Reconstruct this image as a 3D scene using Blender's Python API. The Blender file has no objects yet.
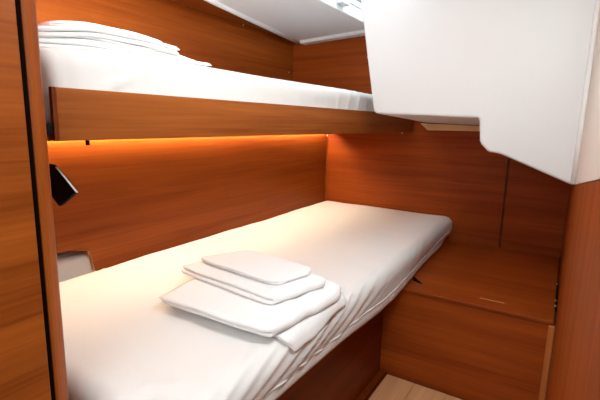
import bpy, bmesh, math, random
from mathutils import Vector, Matrix, noise

random.seed(7)
SC = bpy.context.scene
COL = SC.collection

# ------------------------------------------------------------------ materials
def new_mat(name):
    m = bpy.data.materials.new(name); m.use_nodes = True
    nt = m.node_tree
    return m, nt, nt.nodes['Principled BSDF']

def wood(name, light, dark, axis=0, rough=.42, fine=1.0, bump=.05, offset=0.0):
    """varnished veneer whose grain runs along the given axis"""
    m, nt, b = new_mat(name)
    N, L = nt.nodes, nt.links
    tc = N.new('ShaderNodeTexCoord')
    mp = N.new('ShaderNodeMapping'); mp.inputs['Location'].default_value = (offset, offset*.7, offset*1.3)
    s = [16*fine]*3; s[axis] = .8*fine
    mp.inputs['Scale'].default_value = s
    L.new(tc.outputs['Object'], mp.inputs['Vector'])
    n1 = N.new('ShaderNodeTexNoise'); n1.inputs['Scale'].default_value = 1.0
    n1.inputs['Detail'].default_value = 5; n1.inputs['Roughness'].default_value = .55
    n1.inputs['Distortion'].default_value = .5
    L.new(mp.outputs[0], n1.inputs['Vector'])
    mp2 = N.new('ShaderNodeMapping')
    s2 = [120*fine]*3; s2[axis] = 2.5*fine
    mp2.inputs['Scale'].default_value = s2
    L.new(tc.outputs['Object'], mp2.inputs['Vector'])
    n2 = N.new('ShaderNodeTexNoise'); n2.inputs['Scale'].default_value = 1.0; n2.inputs['Detail'].default_value = 2
    L.new(mp2.outputs[0], n2.inputs['Vector'])
    mx = N.new('ShaderNodeMath'); mx.operation = 'MULTIPLY_ADD'
    mx.inputs[1].default_value = .42
    L.new(n2.outputs['Fac'], mx.inputs[0]); L.new(n1.outputs['Fac'], mx.inputs[2])
    cr = N.new('ShaderNodeValToRGB')
    cr.color_ramp.elements[0].position = .50; cr.color_ramp.elements[0].color = (*dark, 1)
    cr.color_ramp.elements[1].position = .90; cr.color_ramp.elements[1].color = (*light, 1)
    L.new(mx.outputs[0], cr.inputs[0]); L.new(cr.outputs[0], b.inputs['Base Color'])
    b.inputs['Roughness'].default_value = rough
    b.inputs['Specular IOR Level'].default_value = .14
    bp = N.new('ShaderNodeBump'); bp.inputs['Strength'].default_value = bump; bp.inputs['Distance'].default_value = .002
    L.new(n2.outputs['Fac'], bp.inputs['Height']); L.new(bp.outputs[0], b.inputs['Normal'])
    return m

def plain(name, col, rough=.5, metal=0, nscale=40, amount=.04, bump=0, spec=.4):
    m, nt, b = new_mat(name)
    N, L = nt.nodes, nt.links
    tc = N.new('ShaderNodeTexCoord'); n = N.new('ShaderNodeTexNoise')
    n.inputs['Scale'].default_value = nscale; n.inputs['Detail'].default_value = 3
    L.new(tc.outputs['Object'], n.inputs['Vector'])
    cr = N.new('ShaderNodeValToRGB')
    cr.color_ramp.elements[0].color = (*[c*(1-amount) for c in col], 1)
    cr.color_ramp.elements[1].color = (*[min(1, c*(1+amount)) for c in col], 1)
    L.new(n.outputs['Fac'], cr.inputs[0]); L.new(cr.outputs[0], b.inputs['Base Color'])
    b.inputs['Roughness'].default_value = rough; b.inputs['Metallic'].default_value = metal
    b.inputs['Specular IOR Level'].default_value = spec
    if bump:
        bp = N.new('ShaderNodeBump'); bp.inputs['Strength'].default_value = bump; bp.inputs['Distance'].default_value = .002
        L.new(n.outputs['Fac'], bp.inputs['Height']); L.new(bp.outputs[0], b.inputs['Normal'])
    return m

def emit(name, col, strength):
    m, nt, b = new_mat(name)
    b.inputs['Base Color'].default_value = (*col, 1)
    b.inputs['Emission Color'].default_value = (*col, 1)
    b.inputs['Emission Strength'].default_value = strength
    return m

WL, WD = (.35, .082, .009), (.18, .032, .003)
M = dict(
    wood_x=wood('varnished_wood_x', WL, (.22, .042, .005), 0),
    wood_y=wood('varnished_wood_y', (.37, .076, .009), (.23, .040, .005), 1, offset=3.1),
    wood_z=wood('varnished_wood_z', WL, (.22, .043, .005), 2, offset=1.7),
    board=wood('bunk_board_wood', (.36, .102, .018), (.21, .046, .006), 0, offset=5.3, fine=1.3),
    door=wood('door_wood', (.34, .082, .010), (.17, .032, .003), 0, offset=9.1, fine=1.2),
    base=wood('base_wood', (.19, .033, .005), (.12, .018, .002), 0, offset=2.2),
    dark=wood('dark_wood', (.20, .042, .008), (.13, .024, .004), 0),
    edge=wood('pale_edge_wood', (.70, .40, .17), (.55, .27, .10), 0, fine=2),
    batten=wood('batten_wood', (.56, .20, .055), (.44, .13, .03), 2),
    beam=wood('beam_wood', (.88, .60, .36), (.78, .48, .25), 1),
    floor=wood('light_floor_wood', (.76, .41, .21), (.62, .30, .13), 0, rough=.4, fine=1.4),
    sheet=plain('white_sheet', (.80, .785, .765), .85, nscale=350, amount=.02, bump=.06, spec=.15),
    towel=plain('white_towel', (.88, .875, .87), .95, nscale=520, amount=.03, bump=.25, spec=.1),
    white=plain('white_moulding', (.71, .72, .725), .38, nscale=6, amount=.015, spec=.4),
    lining=plain('white_headliner', (.84, .84, .84), .7, nscale=200, amount=.03, bump=.08),
    trim=plain('white_trim', (.86, .86, .85), .45, nscale=8, amount=.01),
    beige=plain('beige_lining', (.76, .69, .62), .6, nscale=60, amount=.03),
    cream=plain('cream_liner', (.84, .79, .72), .6, nscale=30, amount=.03),
    black=plain('black_plastic', (.008, .008, .008), .6, nscale=90, amount=.2, spec=.04),
    gap=plain('dark_gap', (.006, .003, .002), .8, spec=.02),
    metal=plain('brushed_metal', (.62, .58, .54), .3, 1, nscale=80),
    led=emit('warm_led', (1.0, .80, .56), 115),
)
g, nt, b = new_mat('hatch_acrylic')
tr = nt.nodes.new('ShaderNodeBsdfTransparent'); tr.inputs[0].default_value = (.93, .96, .97, 1)
gl = nt.nodes.new('ShaderNodeBsdfGlossy'); gl.inputs['Roughness'].default_value = .05
ms = nt.nodes.new('ShaderNodeMixShader'); ms.inputs[0].default_value = .08
nt.links.new(tr.outputs[0], ms.inputs[1]); nt.links.new(gl.outputs[0], ms.inputs[2])
nt.links.new(ms.outputs[0], nt.nodes['Material Output'].inputs['Surface'])
M['acrylic'] = g

# ------------------------------------------------------------------ helpers
def wloc(o):
    v = Vector((0, 0, 0))
    while o is not None:
        v += o.location; o = o.parent
    return v

def obj(name, bm, mat, parent=None, smooth=False, bevel=0, seg=2):
    """link bm (in world coordinates) as one mesh object"""
    bmesh.ops.recalc_face_normals(bm, faces=bm.faces)
    vs = [v.co for v in bm.verts]
    if parent is None:
        lo = [min(v[i] for v in vs) for i in range(3)]; hi = [max(v[i] for v in vs) for i in range(3)]
        base = Vector(((lo[0]+hi[0])/2, (lo[1]+hi[1])/2, lo[2]))
    else:
        base = wloc(parent)
    for v in bm.verts: v.co -= base
    me = bpy.data.meshes.new(name); bm.to_mesh(me); bm.free()
    mats = mat if isinstance(mat, (list, tuple)) else [mat]
    for mm in mats: me.materials.append(mm)
    o = bpy.data.objects.new(name, me); COL.objects.link(o)
    if parent is None: o.location = base
    else: o.parent = parent
    if bevel:
        md = o.modifiers.new('bevel', 'BEVEL'); md.width = bevel; md.segments = seg
        md.limit_method = 'ANGLE'; md.angle_limit = math.radians(40)
        md.harden_normals = False
    if smooth:
        for p in me.polygons: p.use_smooth = True
    return o

def thing(name, loc, label, cat, group=None):
    o = bpy.data.objects.new(name, None); COL.objects.link(o)
    o.empty_display_size = .05; o.location = loc
    return tag(o, label, cat, group)

def tag(o, label, cat, group=None):
    o['label'] = label; o['category'] = cat
    if group: o['group'] = group
    return o

def struct(name, bm, mat, parent=None, **kw):
    o = obj(name, bm, mat, parent, **kw)
    if parent is None: o['kind'] = 'structure'
    return o

def box(bm, x0, x1, y0, y1, z0, z1):
    vs = [bm.verts.new((x, y, z)) for x in (x0, x1) for y in (y0, y1) for z in (z0, z1)]
    for f in ((0, 1, 3, 2), (4, 6, 7, 5), (0, 4, 5, 1), (2, 3, 7, 6), (0, 2, 6, 4), (1, 5, 7, 3)):
        bm.faces.new([vs[i] for i in f])
    return bm

def bx(*a): return box(bmesh.new(), *a)

def prism(bm, pts, d):
    """closed outline pts (3D) swept by vector d"""
    d = Vector(d)
    a = [bm.verts.new(p) for p in pts]; c = [bm.verts.new(Vector(p)+d) for p in pts]
    n = len(pts)
    bm.faces.new(a); bm.faces.new(c[::-1])
    for i in range(n):
        bm.faces.new((a[i], a[(i+1) % n], c[(i+1) % n], c[i]))
    return bm

def tube(bm, pts, r, seg=8):
    pts = [Vector(p) for p in pts]
    rings = []
    for i, p in enumerate(pts):
        t = (pts[min(i+1, len(pts)-1)] - pts[max(i-1, 0)]).normalized()
        up = Vector((0, 0, 1)) if abs(t.z) < .9 else Vector((1, 0, 0))
        a = t.cross(up).normalized(); c = t.cross(a)
        rings.append([bm.verts.new(p + a*r*math.cos(k*2*math.pi/seg) + c*r*math.sin(k*2*math.pi/seg)) for k in range(seg)])
    for q, w in zip(rings, rings[1:]):
        for k in range(seg):
            bm.faces.new((q[k], q[(k+1) % seg], w[(k+1) % seg], w[k]))
    bm.faces.new(rings[0]); bm.faces.new(rings[-1][::-1])
    return bm

def dome(p, n, r, parent, mat=None, name='screw_cap'):
    """small round cap on a surface"""
    bm = bmesh.new(); n = Vector(n).normalized()
    bmesh.ops.create_uvsphere(bm, u_segments=10, v_segments=6, radius=r)
    q = Vector((0, 0, 1)).rotation_difference(n)
    for v in bm.verts:
        v.co.z *= .5; v.co = q @ v.co + Vector(p)
    return obj(name, bm, mat or M['metal'], parent, smooth=True)

def sm(a, b, x):
    t = min(1, max(0, (x-a)/(b-a))); return t*t*(3-2*t)

def nz(x, y, z=0.0): return noise.noise(Vector((x, y, z)))

def cushion(x0, x1, y0, y1, z0, z1, r, step, disp):
    """rounded mattress block; disp(p, n) -> offset along the normal"""
    bm = bmesh.new()
    dims = (x1-x0, y1-y0, z1-z0); lo = (x0, y0, z0); hi = (x1, y1, z1)
    nn = [max(4, int(d/step)) for d in dims]
    cache = {}
    def vert(i, j, k):
        key = (i, j, k)
        if key not in cache:
            p = Vector([lo[a] + dims[a]*(i, j, k)[a]/nn[a] for a in range(3)])
            c = Vector([min(max(p[a], lo[a]+r), hi[a]-r) for a in range(3)])
            d = p - c
            nrm = d.normalized() if d.length > 1e-6 else Vector((0, 0, 1))
            # squarer than a ball corner
            q = c + nrm*r
            q += nrm*disp(q, nrm)
            cache[key] = bm.verts.new(q)
        return cache[key]
    for ax in range(3):
        u, v = (ax+1) % 3, (ax+2) % 3
        for side in (0, nn[ax]):
            for a in range(nn[u]):
                for c in range(nn[v]):
                    f = []
                    for da, dc in ((0, 0), (1, 0), (1, 1), (0, 1)):
                        idx = [0, 0, 0]; idx[ax] = side; idx[u] = a+da; idx[v] = c+dc
                        f.append(vert(*idx))
                    bm.faces.new(f)
    return bm

def folded(corners, z, layers, t, seed, insets=None, droop=None, th=.95, nv=36, wob=.004, edge=.012, ripple=0):
    """zigzag-folded cloth: folds along corner0->corner1 (u), length corner0->corner3 (v)"""
    rnd = random.Random(seed)
    P = [Vector((c[0], c[1], 0)) for c in corners]
    Lu = ((P[1]-P[0]).length + (P[2]-P[3]).length)/2
    path = []      # (u metres, h, layer)
    half = t/2
    ns = 22
    for k in range(layers):
        h = (k+.5)*t
        i0, i1 = (insets[k] if insets else (rnd.uniform(0, edge), rnd.uniform(0, edge)))
        a, c = i0+half, Lu-i1-half
        xs = [a+(c-a)*i/ns for i in range(ns+1)]
        if k % 2: xs = xs[::-1]
        path += [(x, h, k) for x in xs]
        if k < layers-1:
            s = 1 if k % 2 == 0 else -1
            xe = xs[-1]
            for i in range(1, 6):
                an = -math.pi/2 + math.pi*i/6
                path.append((xe + s*half*math.cos(an)*1.5, h+half+half*math.sin(an), k+.5))
    n = len(path)
    L, R = [], []
    for i in range(n):
        p0 = path[max(i-1, 0)]; p1 = path[min(i+1, n-1)]
        dx, dz = p1[0]-p0[0], p1[1]-p0[1]
        l = math.hypot(dx, dz) or 1
        L.append((-dz/l, dx/l))
    bm = bmesh.new(); rings = []
    voff = [(rnd.uniform(0, edge), rnd.uniform(0, edge)) for _ in range(layers+1)]
    Lv = ((P[3]-P[0]).length + (P[2]-P[1]).length)/2
    vs = [0, .004, .012, .03] + [.03+.94*i/nv for i in range(1, nv)] + [.97, .988, .996, 1]
    for v in vs:
        e = min(v, 1-v)*Lv
        tk = math.sqrt(max(.03, 1-(1-min(1, e/(t*.6)))**2))
        ring = []
        for sgn in (1, -1):
            rng = range(n) if sgn == 1 else range(n-1, -1, -1)
            for i in rng:
                u, h, k = path[i]
                hh = t*th/2*tk
                endf = min(i, n-1-i)
                if endf < 1: hh *= .35
                u2 = u + L[i][0]*hh*sgn; h2 = h + L[i][1]*hh*sgn
                k0 = int(k); w = k-k0
                a = voff[k0][0]*(1-w)+voff[k0+1][0]*w; c = voff[k0][1]*(1-w)+voff[k0+1][1]*w
                vv = (a + v*(Lv-a-c))/Lv
                vv += .012*nz(u*9+seed, k*1.7, v*2)*(.5-abs(vv-.5) < .2)
                eu = min(u2, Lu-u2); rc = .034
                if eu < rc:
                    ins = (rc - math.sqrt(max(0, rc*rc-(rc-max(0, eu))**2)))/Lv
                    vv = ins + vv*(1-2*ins)
                uu = u2/Lu + .010*nz(vv*5+seed, k*2.3, 4.4)
                p = (P[0]*(1-uu)+P[1]*uu)*(1-vv) + (P[3]*(1-uu)+P[2]*uu)*vv
                zz = z + h2 + wob*nz(p.x*7+seed, p.y*7, k*.15)*(.3+.7*(k+.5)/layers) + wob
                if ripple: zz += ripple*math.sin(vv*23+seed+3*nz(uu*3, vv*4, seed))*sm(.6, 1, uu)*(.2+.8*(k+.5)/layers)
                if droop: zz += droop(p.x, p.y)
                ring.append(bm.verts.new((p.x, p.y, zz)))
        rings.append(ring)
    m = len(rings[0])
    for q, w in zip(rings, rings[1:]):
        for i in range(m):
            bm.faces.new((q[i], q[(i+1) % m], w[(i+1) % m], w[i]))
    # end caps as strips between the two sides of the path
    for q in (rings[0], rings[-1]):
        for i in range(n-1):
            try: bm.faces.new((q[i], q[i+1], q[m-2-i], q[m-1-i]))
            except ValueError: pass
    return bm

# ------------------------------------------------------------------ the room (metres; x runs along the bunks, y towards the hull, z up)
XE = 2.55            # end bulkhead
YL = 1.365           # lower hull lining
YU = 1.647           # upper hull wall
YR = -0.037          # right wall
# floor: dark sole with a pale board panel let into it
fl = struct('floor', bx(-.30, 1.70, YR-.03, 1.70, -.06, -.004), M['dark'])
bm = bmesh.new()
edges = [.551, .43, .30, .17, .04, YR+.004]
for a, c in zip(edges, edges[1:]):
    box(bm, -.28, 1.655, c+.0012, a, -.004, .004)
pan = obj('floor_panel', bm, M['floor'], fl, bevel=.001)

# end bulkhead: wide left panel and a narrower right panel with a dark joint
we = struct('wall_end', bx(XE, XE+.03, .263, 1.72, 0, 1.66), M['wood_y'])
obj('side_panel', bx(XE-.002, XE+.028, YR-.03, .250, 0, 1.66), M['wood_y'], we)
obj('joint', bx(XE+.012, XE+.03, .250, .263, 0, 1.66), M['dark'], we)
obj('corner_bead', bx(XE-.008, XE-.0005, YL-.010, YL-.001,   .5, 1.02), M['board'], we, bevel=.002)

# lower hull lining panel with its cut-out near the head of the bunk
out = [(.425, 1.018), (.425, .634), (.60, .636), (.70, .640), (.775, .634), (.815, .622), (.838, .618)]
out += [(.853, .540), (.858, .5375), (.872, .5375), (.884, .541), (.905, .535), (.93, .525), (1.0, .50),
        (XE, .50), (XE, 1.018)]
wl = struct('wall_left', prism(bmesh.new(), [(x, YL, z) for x, z in out], (0, .018, 0)), [M['wood_x'], M['edge']])
for p in wl.data.polygons:
    c = p.center + wl.location; n = p.normal
    if abs(n.y) < .3 and c.x < .87 and c.x > .83 and c.z < .63: p.material_index = 1
# cream hull liner behind the cut-out, the hull wall above
hl = struct('wall_left_liner', prism(bmesh.new(), [(.425, YL+.11, .30), (.425, YL+.11, .56), (.425, YL+.08, .66), (.425, YL+.10, .72), (.425, YL+.15, .72), (.425, YL+.15, .30)], (.55, 0, 0)), M['cream'], smooth=False)
wu = struct('wall_upper_left', bx(.36, XE, YU, YU+.03, .95, 1.66), M['wood_x'])
sf = struct('trim_1', prism(bmesh.new(), [(.36, 1.25, 1.6085), (XE, 1.60, 1.6085), (XE, YU, 1.6085), (.36, YU, 1.6085)], (0, 0, .02)), M['wood_x'])   # dark deck-side soffit
bh = struct('wall_hull', bx(.36, XE, YU+.03, YU+.06, 0, 1.66), M['dark'])

# near bulkhead at the heads of the bunks, its rounded corner post and the panel beside it
struct('wall_near', bx(.385, .42, .818, YU, 0, 1.66), M['wood_y'])
prof = [(.3455, .7005), (.3465, .692), (.350, .6895), (.357, .692), (.3645, .6965), (.3705, .7005), (.376, .7085), (.382, .7195), (.389, .7325), (.396, .7460),
        (.4025, .7585), (.409, .774), (.415, .795), (.420, .812), (.385, .816), (.3455, .80)]
struct('trim_2', prism(bmesh.new(), [(x, y, 0) for x, y in prof], (0, 0, 1.66)), M['wood_z'], smooth=False)
dr = struct('door_1', bx(-.30, .335, .683, .71, .0, 1.66), M['door'], bevel=.002)
struct('trim_3', bx(.3362, .3450, .692, .80, 0, 1.66), M['gap'])

# right wall: wood below a sloping capping line, beige lining above it
prW = [(.30, 0), (XE, 0), (XE, .79), (1.70, .886), (.606, 1.017), (.30, 1.054)]
struct('wall_right', prism(bmesh.new(), [(x, YR, z) for x, z in prW], (0, -.03, 0)), M['wood_z'])
prB = [(.30, 1.056), (.606, 1.019), (1.70, .888), (XE, .792), (XE, 1.66), (.30, 1.66)]
struct('wall_upper_right', prism(bmesh.new(), [(x, YR-.001, z) for x, z in prB], (0, -.02, 0)), M['beige'])
struct('trim_4', bx(1.640, 1.658, YR+.001, YR+.020, .004, .394), M['batten'], bevel=.002)

# ceiling: headliner with a hatch opening, sloping up inboard
def cz(y): return 1.587 + (1.594-y)*.062
bm = bmesh.new()
HX0, HX1, HY0, HY1 = 1.45, 2.40, .50, 1.075
def cpoly(pts, t=.02): return prism(bm, [(x, y, cz(y)) for x, y in pts], (0, 0, t))
def le(x): return 1.421 + (x-1.48)*(1.594-1.421)/(2.55-1.48)
cpoly([(.36, HY1), (XE, HY1), (XE, le(XE)), (.36, le(.36))])
cpoly([(.36, YR), (XE, YR), (XE, HY0), (.36, HY0)])
cpoly([(.36, HY0), (HX0, HY0), (HX0, HY1), (.36, HY1)])
cpoly([(HX1, HY0), (XE, HY0), (XE, HY1), (HX1, HY1)])
ce = struct('ceiling', bm, M['lining'])
bm = bmesh.new()                         # rounded white edge along the outboard side
tube(bm, [(x, le(x), cz(le(x))+.004) for x in (.42, 1.0, 1.5, 2.0, 2.50)], .018)
obj('edge_trim', bm, M['trim'], ce, smooth=True)
bm = bmesh.new()                         # end border against the bulkhead
prism(bm, [(XE-.07, y, cz(y)-.020) for y in (1.556, .35)] + [(XE-.07, y, cz(y)+.01) for y in (.35, 1.556)], (.069, 0, 0))
obj('end_border', bm, M['trim'], ce, bevel=.006)
# deck above, open at the hatch
bm = bmesh.new()
for a in ((.2, HX0, YR-.03, YU+.06), (HX1, XE+.03, YR-.03, YU+.06), (HX0, HX1, YR-.03, HY0), (HX0, HX1, HY1, YU+.06)):
    box(bm, *a, 1.662, 1.70)
struct('ceiling_deck', bm, M['white'])
# hatch
w = .055
bm = bmesh.new()
for (x0, x1, y0, y1) in ((HX0, HX1, HY1-w, HY1), (HX0, HX1, HY0, HY0+w), (HX0, HX0+w, HY0+w, HY1-w), (HX1-w, HX1, HY0+w, HY1-w)):
    pts = [(x0, y0), (x1, y0), (x1, y1), (x0, y1)]
    prism(bm, [(x, y, cz(y)-.012) for x, y in pts], (0, 0, .09))
wn = struct('window_1', bm, M['trim'], bevel=.006, seg=3)
bm = bmesh.new(); box(bm, HX0+w, HX1-w, HY0+w, HY1-w, 1.665, 1.675); obj('pane', bm, M['acrylic'], wn)
bm = bmesh.new()
box(bm, 1.95, 2.03, HY1-w-.035, HY1-w-.002, 1.635, 1.660); obj('hatch_handle', bm, M['white'], wn, bevel=.006)

# screw caps
dome((2.02, YU-.001, 1.606), (0, -1, 0), .006, wu)
dome((2.50, YU-.001, 1.395), (0, -1, 0), .005, wu)
dome((XE-.0015, .855, 1.02), (-1, 0, 0), .006, we)
dome((XE-.008, YL-.004, .985), (-1, 0, 0), .006, we)
dome((XE-.0015, 1.10, 1.47), (-1, 0, 0), .006, we)

# ------------------------------------------------------------------ white moulded casing hanging at upper right
XW = 1.70
top = cz(.5)-.004
face = [(.700, 1.135), (.697, 1.122), (.685, 1.1145), (.66, 1.113), (.291, 1.102), (.284, 1.096), (.276, 1.020), (.270, 1.008), (.245, .983), (.235, .980),
        (.213, .978), (.200, .975), (-.022, .887), (YR+.001, .886), (YR+.001, top), (.792, top-.02)]
cas = thing('moulded_casing', (XW+.4, .35, .88), 'large white moulded casing with stepped underside hanging from the ceiling at upper right', 'casing')
bm = bmesh.new()
a = [bm.verts.new((XW, y, z)) for y, z in face]
c = [bm.verts.new((XE-.003, y+.02*(y > .6), z-.032*(z < 1.3))) for y, z in face]
n = len(face)
bm.faces.new(a); bm.faces.new(c[::-1])
for i in range(n): bm.faces.new((a[i], a[(i+1) % n], c[(i+1) % n], c[i]))
obj('shell', bm, M['white'], cas, smooth=False, bevel=.012, seg=4)
obj('corner_bead', tube(bmesh.new(), [(XW-.002, YR+.005, z) for z in (.889, 1.1, 1.4, top)], .0085), M['trim'], cas, smooth=True)
tag(obj('support_beam', prism(bmesh.new(), [(XE-.05, .735, 1.079), (XE-.05, .690, 1.040), (XE-.05, .300, 1.044), (XE-.05, .300, 1.069)], (.047, 0, 0)), M['beam'], bevel=.003),
    'pale wooden batten under the white moulded casing against the end bulkhead', 'batten')

# ------------------------------------------------------------------ lower bunk
lb = thing('lower_bunk', (1.48, .95, 0), 'dark reddish wooden built-in base of the lower bunk, under the long mattress', 'bunk')
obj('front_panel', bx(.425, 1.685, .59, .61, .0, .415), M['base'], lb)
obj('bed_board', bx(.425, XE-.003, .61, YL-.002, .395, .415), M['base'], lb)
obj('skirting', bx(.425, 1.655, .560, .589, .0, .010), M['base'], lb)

def lower_disp(p, n):
    d = 0
    up = max(0, n.z); fr = max(0, -n.y)
    # soft sag and rumple of the top
    d += up*(.004*nz(p.x*3, p.y*3.5, 1.3) + .0018*nz(p.x*9, p.y*7, 4))
    # gathers of the sheet running slantwise over the front edge
    w_ = p.z + .75*max(0, p.y-.512)
    g1 = math.exp(-((p.x-.92)/.34)**2)
    s = (p.x - 3.2*(w_-.5))*1.0
    ph = s*2*math.pi/.105 + 3.4*nz(s*4, 1.7, 2) + .9*nz(p.x*6, p.z*6, 3)
    rid = .5+.5*math.sin(ph); rid = rid**1.6
    front = sm(.63, .535, p.y)
    fade = (sm(.575, .52, w_)*.7 + .3)*sm(.435, .475, p.z)
    d += front*(.001+.012*g1*(.65+.8*nz(s*6, 3.1, 5)))*(rid-.4)*fade
    # a few broad slack folds towards the foot
    s2 = p.x - 1.2*(w_-.5)
    d += front*.004*nz(s2*9, 2.2, 6)*sm(1.15, 1.4, p.x)
    d += fr*.003*nz(p.x*3, p.z*4, 7)
    bul = math.exp(-((p.x-1.48)/.36)**2)
    d += fr*(.016*bul - .018*(1-bul)*sm(.50, .415, p.z))
    # the hem hangs squarely, not rounded under
    if n.z < 0 and n.y < 0: d += .017*min(1, 4*n.z*n.z*n.y*n.y)*(1-sm(2.25, 2.5, p.x))
    cn = sm(.62, .46, p.x)*sm(.80, .60, p.y)
    d += cn*.008*(nz(p.x*22, p.y*16, p.z*14)+.5*nz(p.x*40, p.y*30, 8))
    # tucked corner folds at the head end
    hd = max(0, -n.x)
    d += hd*.008*math.sin(p.y*60+p.z*20)*sm(.9, .6, p.y)
    # flap bulging at the foot corner
    d += max(0, n.x)*.0
    return d
mt = thing('mattress', (1.48, .95, .415), 'cream-white sheeted mattress on the lower bunk, towels lying on it', 'mattress')
obj('fitted_sheet', cushion(.428, XE-.006, .508, YL-.004, .416, .5545, .045, .0095, lower_disp), M['sheet'], mt, smooth=True)
obj('tucked_edge', cushion(.430, .92, YL+.0195, YL+.105, .48, .603, .03, .012, lambda p, n: .004*nz(p.x*12, p.y*9, 3)), M['sheet'], mt, smooth=True)
hem = []
for i in range(120):
    x = .50 + (2.46-.50)*i/119
    z = .458 + .014*nz(x*3, 1.0) + .03*sm(2.0, 2.46, x)
    p = Vector((x, .508, z)); nn = Vector((0, -1, 0))
    y = .508 - lower_disp(p, nn)
    hem.append((x, y-.0005, z))
obj('hem', tube(bmesh.new(), hem, .0028, 6), M['sheet'], mt, smooth=True)

# ------------------------------------------------------------------ linen on the lower bunk
def dl(x, y): return -.85*(.045-math.sqrt(max(1e-5, .045**2-max(0, .548-y)**2)))
G1 = 'folded white linen on the lower bunk'
tag(obj('folded_sheet', folded([(.78, .90), (.785, .500), (1.125, .506), (1.15, .90)], .553, 2, .009, 3, droop=dl, ripple=.003), M['towel'], smooth=True),
    'lowest folded white linen on the lower bunk, its end peeking out over the mattress edge', 'linen', G1)
tag(obj('folded_sheet', folded([(.738, .915), (.748, .532), (1.11, .512), (1.165, 1.00)], .570, 2, .0125, 11, droop=dl, ripple=.004), M['towel'], smooth=True),
    'widest folded white sheet on the lower bunk, lying under two smaller folded towels', 'linen', G1)
tag(obj('folded_towel', folded([(.895, 1.005), (.850, .605), (1.075, .545), (1.145, .96)], .5955, 2, .0125, 21), M['towel'], smooth=True),
    'middle folded white towel of the lower bunk stack, with a rounded folded edge', 'towel', G1)
tag(obj('folded_towel', folded([(.955, .975), (.915, .640), (1.085, .600), (1.13, .90)], .621, 2, .008, 32), M['towel'], smooth=True),
    'smallest folded white towel on top of the lower bunk stack', 'towel', G1)

# ------------------------------------------------------------------ upper bunk
YB = .795
ub = thing('upper_bunk', (1.48, 1.2, 1.027), 'upper bunk shelf with long brown wooden front board, above the lower mattress', 'bunk')
fb = obj('front_board', prism(bmesh.new(), [(.444, YB, 1.030), (XE-.002, YB, 1.027), (XE-.002, YB, 1.128), (.444, YB, 1.127)], (0, .010, 0)), M['board'], ub, bevel=.002)
obj('bed_board', bx(.424, XE-.003, YB+.011, YU-.002, 1.030, 1.042), M['base'], ub)
obj('end_bracket', bx(.4225, .4355, YB+.002, YB+.03, 1.042, 1.060), M['black'], ub, bevel=.002)
obj('end_strip', bx(.437, .4438, YB, YB+.009, 1.030, 1.127), M['dark'], ub)
obj('bolt', tube(bmesh.new(), [(.505, YB+.01, 1.0295), (.505, YB+.01, 1.020)], .004), M['black'], ub)
obj('led_shield', bx(.48, 2.52, YL-.0285, YL-.0260, 1.0135, 1.0295), M['trim'], ub)  # unseen lip added to limit the LED spread over the bed
obj('led_strip', bx(.50, 2.50, YL-.015, YL-.006, 1.023, 1.0295), M['led'], ub)

def upper_disp(p, n):
    up = max(0, n.z); fr = max(0, -n.y)
    d = up*.003*nz(p.x*3, p.y*4, 9)
    d -= up*.009*sm(.65, .43, p.x)
    s = p.x*34 + 3*nz(p.x*2.5, p.z*3, 5)
    rid = (1-abs(math.sin(s)))**2
    d += fr*(.002+.006*sm(1.2, 1.9, p.x))*(rid-.3)
    d += fr*.006*nz(p.x*4, p.z*7, 3)
    # slack crease in front
    q = Vector((p.x-.575, 0, p.z-1.142)); q2 = q.x*.35 - q.z
    d += fr*.007*math.exp(-(q2/.008)**2)*math.exp(-(q.x/.05)**2)
    hd = max(0, -n.x)
    d += (hd+.5*fr*sm(.50, .43, p.x))*.006*math.sin(p.y*70+p.z*30+p.x*120)
    return d
um = thing('mattress', (1.48, 1.2, 1.046), 'white sheeted mattress on the upper bunk behind the wooden board', 'mattress')
obj('fitted_sheet', cushion(.428, XE-.006, YB+.013, YU-.006, 1.044, 1.212, .036, .0105, upper_disp), M['sheet'], um, smooth=True)

G2 = 'folded white linen on the upper bunk'
def du(x, y): return -.004*sm(.80, .93, x) - .012*sm(.6, .43, x)
def du2(x, y): return -.010*sm(.80, .91, x) - .012*sm(.6, .43, x)
def du3(x, y): return -.005*sm(.70, .84, x) - .022*sm(.62, .44, x)
tag(obj('folded_sheet', folded([(.96, .87), (.440, .865), (.440, 1.27), (.97, 1.28)], 1.209, 2, .009, 41, droop=lambda x, y: du(x, y)+.004*sm(.8, .95, x), edge=.02), M['towel'], smooth=True),
    'lowest folded white sheet on the upper bunk, reaching farthest right along the mattress', 'linen', G2)
tag(obj('folded_sheet', folded([(.92, .88), (.442, .875), (.442, 1.25), (.93, 1.26)], 1.227, 2, .0065, 52, droop=du2, edge=.015), M['towel'], smooth=True),
    'second folded white sheet from the bottom of the upper bunk stack', 'linen', G2)
tag(obj('folded_towel', folded([(.845, .885), (.445, .88), (.445, 1.22), (.855, 1.23)], 1.240, 2, .0105, 63, droop=du3, edge=.006), M['towel'], smooth=True),
    'thick folded white towel below the topmost one of the upper bunk stack', 'towel', G2)
tag(obj('folded_towel', folded([(.81, .90), (.505, .895), (.505, 1.18), (.81, 1.19)], 1.261, 2, .006, 74, droop=lambda x, y: du3(x, y)-.004*sm(.66, .80, x)), M['towel'], smooth=True),
    'thin folded white towel on top of the upper bunk stack', 'towel', G2)

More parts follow.
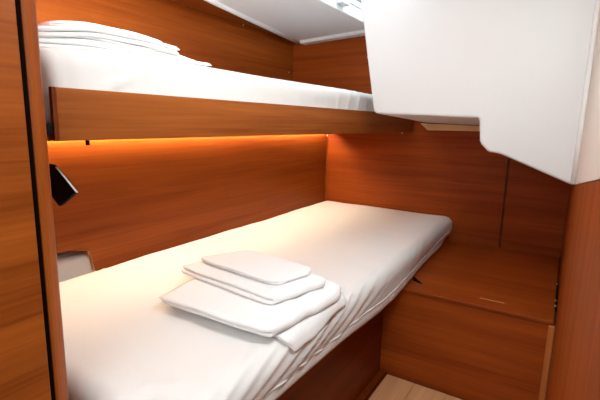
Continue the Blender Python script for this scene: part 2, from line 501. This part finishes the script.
# ------------------------------------------------------------------ locker step at the foot
BX = 1.66
lk = thing('locker', (2.1, .27, 0), 'brown wooden locker with hinged flat lid at the foot of the lower bunk', 'locker')
obj('front_panel', bx(BX, BX+.018, YR+.002, .588, .004, .394), M['wood_y'], lk)
obj('side_panel', bx(BX+.02, XE-.004, .57, .588, .004, .394), M['wood_y'], lk)
lid = obj('lid', bx(BX-.006, XE-.004, YR+.006, .588, .395, .4105), M['wood_y'], lk, bevel=.003)
pts = [(x, y, .4102) for x, y in ((1.812, .513), (1.785, .509), (1.760, .499), (1.748, .480), (1.738, .450), (1.752, .460), (1.772, .478), (1.792, .496))]
obj('finger_hole', prism(bmesh.new(), pts, (0, 0, .0009)), M['gap'], lid)
obj('glint_strip', bx(1.722, 1.727, .135, .222, .410, .4118), M['edge'], lid)  # pale strip stands in for a thin glint on the lid
hg = obj('hinge', bx(1.78, 2.10, YR+.001, YR+.007, .400, .414), M['black'], lk)
for x in (1.80, 1.86, 2.07):
    obj('knuckle', tube(bmesh.new(), [(x-.006, YR+.006, .4145), (x+.006, YR+.006, .4145)], .0035), M['metal'], hg, smooth=True)

# ------------------------------------------------------------------ swivel reading lamp on the near bulkhead
rl = thing('reading_lamp', (.421, .86, .925), 'black rectangular swivel reading lamp sticking out from behind the wooden post', 'lamp')
hd = [(.900, .972), (.917, .9725), (.838, .921), (.905, .886), (.975, .936), (.960, .958)]
hd = [(.948, .975), (.918, .974), (.908, .9695), (.838, .9225), (.903, .886), (.985, .944)]
obj('lamp_head', prism(bmesh.new(), [(.492, y, z) for y, z in hd], (.010, 0, 0)), M['black'], rl, bevel=.003)
def off(k): return hd[k]
e0, e1 = Vector((0, .908, .9695)), Vector((0, .838, .9225))
t = (e1-e0).normalized(); nrm = Vector((0, t.z, -t.y))
if nrm.z < 0: nrm = -nrm
bm = bmesh.new()
prism(bm, [(.494, *(e0+nrm*.000)[1:]), (.494, *(e1)[1:]), (.494, *(e1+nrm*.0010)[1:]), (.494, *(e0+nrm*.0010)[1:])], (.004, 0, 0))
o = obj('lit_edge', bm, M['trim'], rl); o['label'] = 'pale strip for the lit edge'  # white strip paints in the LED light along the head's edge
obj('arm', tube(bmesh.new(), [(.421, .935, .94), (.46, .935, .94), (.493, .93, .94)], .007), M['black'], rl, smooth=True)

# ------------------------------------------------------------------ light
wd = bpy.data.worlds.new('World'); SC.world = wd; wd.use_nodes = True
bg = wd.node_tree.nodes['Background']; bg.inputs[0].default_value = (.95, .97, 1, 1); bg.inputs[1].default_value = 1.0
wn_, wl_ = wd.node_tree.nodes, wd.node_tree.links
gco = wn_.new('ShaderNodeTexCoord'); sep = wn_.new('ShaderNodeSeparateXYZ'); rmp = wn_.new('ShaderNodeValToRGB')
wl_.new(gco.outputs['Generated'], sep.inputs[0]); wl_.new(sep.outputs['Z'], rmp.inputs[0]); wl_.new(rmp.outputs[0], bg.inputs[0])
rmp.color_ramp.elements[0].position = .15; rmp.color_ramp.elements[0].color = (.12, .12, .12, 1)
rmp.color_ramp.elements[1].position = .55; rmp.color_ramp.elements[1].color = (1.0, 1.02, 1.04, 1)   # overcast sky overhead

def area(name, loc, target, sx, sy, power, col):
    l = bpy.data.lights.new(name, 'AREA'); l.shape = 'RECTANGLE'; l.size = sx; l.size_y = sy
    l.energy = power; l.color = col
    o = bpy.data.objects.new(name, l); COL.objects.link(o); o.location = loc
    o.rotation_euler = (Vector(target)-Vector(loc)).to_track_quat('-Z', 'Y').to_euler()
    return o
area('hatch_daylight', (1.90, .78, 1.95), (1.90, .78, 0), 1.0, .7, 9, (.90, .96, 1))
area('doorway_fill', (-.25, .30, 1.35), (1.3, .65, 1.0), .6, .5, 4.6, (.93, .985, .98))  # fill light added behind the camera, on the open doorway side
area('overhead_fill', (.80, .10, 1.60), (1.1, .9, .9), .35, .3, 7.5, (.92, .98, .985))  # unseen overhead fill added to light the cabin
area('upper_wall_fill', (.72, .90, 1.56), (.75, 1.65, 1.42), .12, .12, 7, (.97, .98, 1))  # unseen fill added to brighten the upper hull wall

# ------------------------------------------------------------------ camera
yaw, pitch, roll, f = 0.550728, 0.182504, -0.023062, 429.18
cyw, syw, cp, sp = math.cos(yaw), math.sin(yaw), math.cos(pitch), math.sin(pitch)
F = Vector((cp*cyw, cp*syw, -sp)); Rr = Vector((syw, -cyw, 0)); D = F.cross(Rr)
cr_, sr_ = math.cos(roll), math.sin(roll)
R2 = Rr*cr_ + D*sr_; D2 = -Rr*sr_ + D*cr_
cam = bpy.data.cameras.new('camera'); cam.sensor_width = 36; cam.lens = f/600*36
cam.clip_start = .01
co = bpy.data.objects.new('camera', cam); COL.objects.link(co)
mw = Matrix((R2, -D2, -F)).transposed().to_4x4(); mw.translation = (0, 0, 1.077)
co.matrix_world = mw
SC.camera = co

vs = SC.view_settings
vs.view_transform = 'Standard'; vs.look = 'None'; vs.exposure = .33; vs.gamma = 1; vs.use_curve_mapping = False
